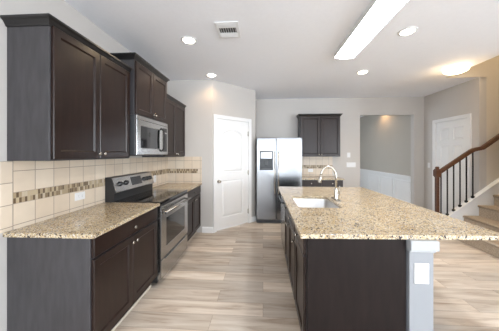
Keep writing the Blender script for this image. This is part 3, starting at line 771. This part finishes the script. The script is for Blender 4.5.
nw.prism(rrect(nx - .025, nx + .025, ny - .025, ny + .025, .004, 2), lambda p, s: Vector((p[0], p[1], s)), .41, 1.04)
nw.box(nx - .033, nx + .033, ny - .033, ny + .033, 1.035, 1.06, .005).box(nx - .042, nx + .042, ny - .042, ny + .042, 1.055, 1.165, .004)
nw.box(nx - .032, nx + .032, ny - .032, ny + .032, 1.16, 1.185, .004).box(nx - .026, nx + .026, ny - .026, ny + .026, 1.18, 1.225, .010, 2)
link('newel_post', nw, 'cherry', rl)
def rail_z(x): return 1.155 + .705 * (x - 3.17)
path = [(3.13, rail_z(3.13)), (3.3, rail_z(3.3)), (3.5, rail_z(3.5)), (3.66, rail_z(3.66)), (3.70, rail_z(3.70) - .008), (3.75, 1.535), (3.82, 1.555), (3.9, 1.625), (4.1, 1.775), (5.6, 1.775 + .74 * 1.5)]
RP = [(-.028, -.032), (.028, -.032), (.030, -.012), (.022, .0), (.026, .018), (.014, .032), (-.014, .032), (-.026, .018), (-.022, .0), (-.030, -.012)]
m = MB(); rings = []
for i, (x, z) in enumerate(path):
    a = Vector(path[max(i - 1, 0)]); b = Vector(path[min(i + 1, len(path) - 1)]); d = (b - a).normalized(); nrm = Vector((-d.y, d.x))
    ydrift = 0 if x < 3.75 else -min(.055, (x - 3.75) * .5)
    rings.append([m.bm.verts.new((x + nrm.x * w_, 4.155 + ydrift + v_, z + nrm.y * w_)) for v_, w_ in RP])
for a, b in zip(rings, rings[1:]):
    for k in range(len(RP)): m.bm.faces.new((a[k], a[(k + 1) % len(RP)], b[(k + 1) % len(RP)], b[k]))
m.bm.faces.new(rings[0]); m.bm.faces.new(rings[-1][::-1])
link('handrail', m, 'cherry', rl)
for k in range(6):
    x = 3.165 + k * .107; zt = rail_z(x) - .03; zb = curbz(x) + .021
    b = link('baluster', MB().box(x - .0075, x + .0075, 4.1475, 4.1625, zb - .004, zt + .004), 'iron', rl)
    link('baluster_shoe', MB().box(x - .020, x + .020, 4.135, 4.175, zb - .012, zb + .028, .005), 'iron', b)
for x in (4.35, 5.1):
    zz = 1.775 + .74 * (x - 4.1)
    link('rail_bracket', MB().tube([(x, YS - .001, zz - .08), (x, YS - .05, zz - .08), (x, 4.10, zz - .033)], .008, 8), 'iron', rl)

# ------------------------------------------------------------------ ceiling fixtures
def spot(name, loc, power, col, angle=120, blend=.8, r=.05, par=None):
    l = bpy.data.lights.new(name, 'SPOT'); l.energy = power; l.color = col; l.spot_size = R(angle); l.spot_blend = blend; l.shadow_soft_size = r
    o = bpy.data.objects.new(name, l); COL.objects.link(o); o.parent = par
    o.location = Vector(loc) - (par.location if par else Vector()); return o
def point(name, loc, power, col, r=.1, par=None):
    l = bpy.data.lights.new(name, 'POINT'); l.energy = power; l.color = col; l.shadow_soft_size = r
    o = bpy.data.objects.new(name, l); COL.objects.link(o); o.parent = par
    o.location = Vector(loc) - (par.location if par else Vector()); return o
def can(x, y, label, power=14, z=HC, col=(1.0, .76, .47)):
    t = thing('recessed_light', label, 'ceiling light', (x, y, z), group='recessed ceiling lights')
    link('trim_ring', MB().lathe((x, y, z - .0005), (0, 0, -1), [(0, .095), (.004, .094), (.007, .085), (.0072, .072)], 32), 'plastic', t)
    link('lens', MB().lathe((x, y, z - .0082), (0, 0, -1), [(0, .070), (.004, .066), (.006, .02)], 28), 'lamp_r', t)
    if power: spot('recessed_lamp', (x, y, z - .03), power, col, 150, .6, .05, t)
    return t
can(-.89, 2.62, 'recessed ceiling light nearest the raised microwave cabinet, left of the air vent')
can(-.89, 3.80, 'recessed ceiling light above the corner wall by the pantry door', 4.5, col=(1.0, .58, .24))
can(1.66, 3.81, 'recessed ceiling light beyond the far end of the long tube fixture')
can(1.61, 2.58, 'recessed ceiling light at the right of the long tube fixture')
can(3.42, 6.85, 'recessed light over the dining room wainscot', 8, col=(1.0, .58, .26))
can(-1.6, -1.6, 'added unseen recessed light of the living side, left of the camera', 5)  # three unseen lamps added for more light from above
can(.4, -1.6, 'added unseen recessed light of the living side, behind the camera', 5)
can(2.4, -1.6, 'added unseen recessed light of the living side, right of the camera', 5)
# dome light
dx, dy = 3.06, 3.72
t = thing('dome_light', 'round flush glass ceiling dome glowing warm near the stairwell', 'ceiling light', (dx, dy, HC))
link('mounting_ring', MB().lathe((dx, dy, HC - .0005), (0, 0, -1), [(0, .13), (.02, .13), (.024, .11)], 36), 'nickel', t)
link('dome_glass', MB().lathe((dx, dy, HC - .025), (0, 0, -1), [(0, .155), (.015, .16), (.035, .145), (.055, .10), (.066, .03)], 36), 'lamp_d', t)
point('dome_lamp', (dx, dy, HC - .16), 2.4, (1.0, .66, .32), .05, t)
# lamp and dome added out of view to light the stairwell warm
t = thing('added_landing_light', 'added round ceiling light high above the stairs, out of view', 'ceiling light', (4.6, 3.65, UP))
link('dome_glass', MB().lathe((4.6, 3.65, UP - .0005), (0, 0, -1), [(0, .16), (.03, .155), (.07, .10), (.08, .03)], 28), 'lamp_d', t)
point('landing_fill_lamp', (4.6, 3.65, UP - .2), 36, (1.0, .84, .62), .15, t)
# long tube fixture
qx0, qx1, qy0, qy1 = .965, 1.245, 1.875, 3.10
t = thing('tube_light', 'long rectangular fluorescent ceiling fixture above the island', 'ceiling light', ((qx0 + qx1) / 2, 2.5, HC))
link('fixture_body', MB().box(qx0 + .012, qx1 - .012, qy0 + .012, qy1 - .012, HC - .03, HC - .0005, .003), 'plastic', t)
lens = []
for k in range(13):
    a = math.pi * k / 12; lens.append(((qx0 + qx1) / 2 - math.cos(a) * .126, HC - .052 - math.sin(a) ** .7 * .024))
link('diffuser', MB().prism(lens, lambda p, s: Vector((p[0], s, p[1])), qy0 + .014, qy1 - .014), 'lamp_w', t)
f = MB().box(qx0, qx0 + .0115, qy0, qy1, HC - .062, HC - .0005, .003).box(qx1 - .0115, qx1, qy0, qy1, HC - .062, HC - .0005, .003)
link('side_rail', f, 'plastic', t)
for ya, yb in ((qy0, qy0 + .0115), (qy1 - .0115, qy1)):
    link('end_cap', MB().box(qx0 + .0117, qx1 - .0117, ya, yb, HC - .074, HC - .0005, .003), 'plastic', t)
# air vent
vx, vy = -.385, 2.43
t = thing('air_vent', 'white louvred ceiling air vent between the left cabinets and tube fixture', 'vent', (vx, vy, HC))
f = MB(); hw, hh, ow, oh = .125, .155, .092, .050
for A in ((-hw, hw, -hh, -oh), (-hw, hw, oh, hh), (-hw, -ow, -oh, oh), (ow, hw, -oh, oh)):
    f.box(vx + A[0], vx + A[1], vy + A[2], vy + A[3], HC - .010, HC - .0005, .002)
link('vent_frame', f, 'plastic', t)
link('duct_opening', MB().box(vx - ow, vx + ow, vy - oh, vy + oh, HC - .0025, HC - .0005), 'grille', t)
f = MB()
for k in range(7):
    xx = vx - ow + .018 + k * .026
    f.box(xx - .0015, xx + .0015, vy - oh, vy + oh, HC - .009, HC - .003)
for sgn_ in (-1, 1):
    for q_ in (0, 1, 2):
        yy = vy + sgn_ * (.075 + q_ * .026)
        f.box(vx - .10, vx + .10, yy - .004, yy + .004, HC - .015, HC - .0102, .001)
link('louvres', f, 'plastic', t)
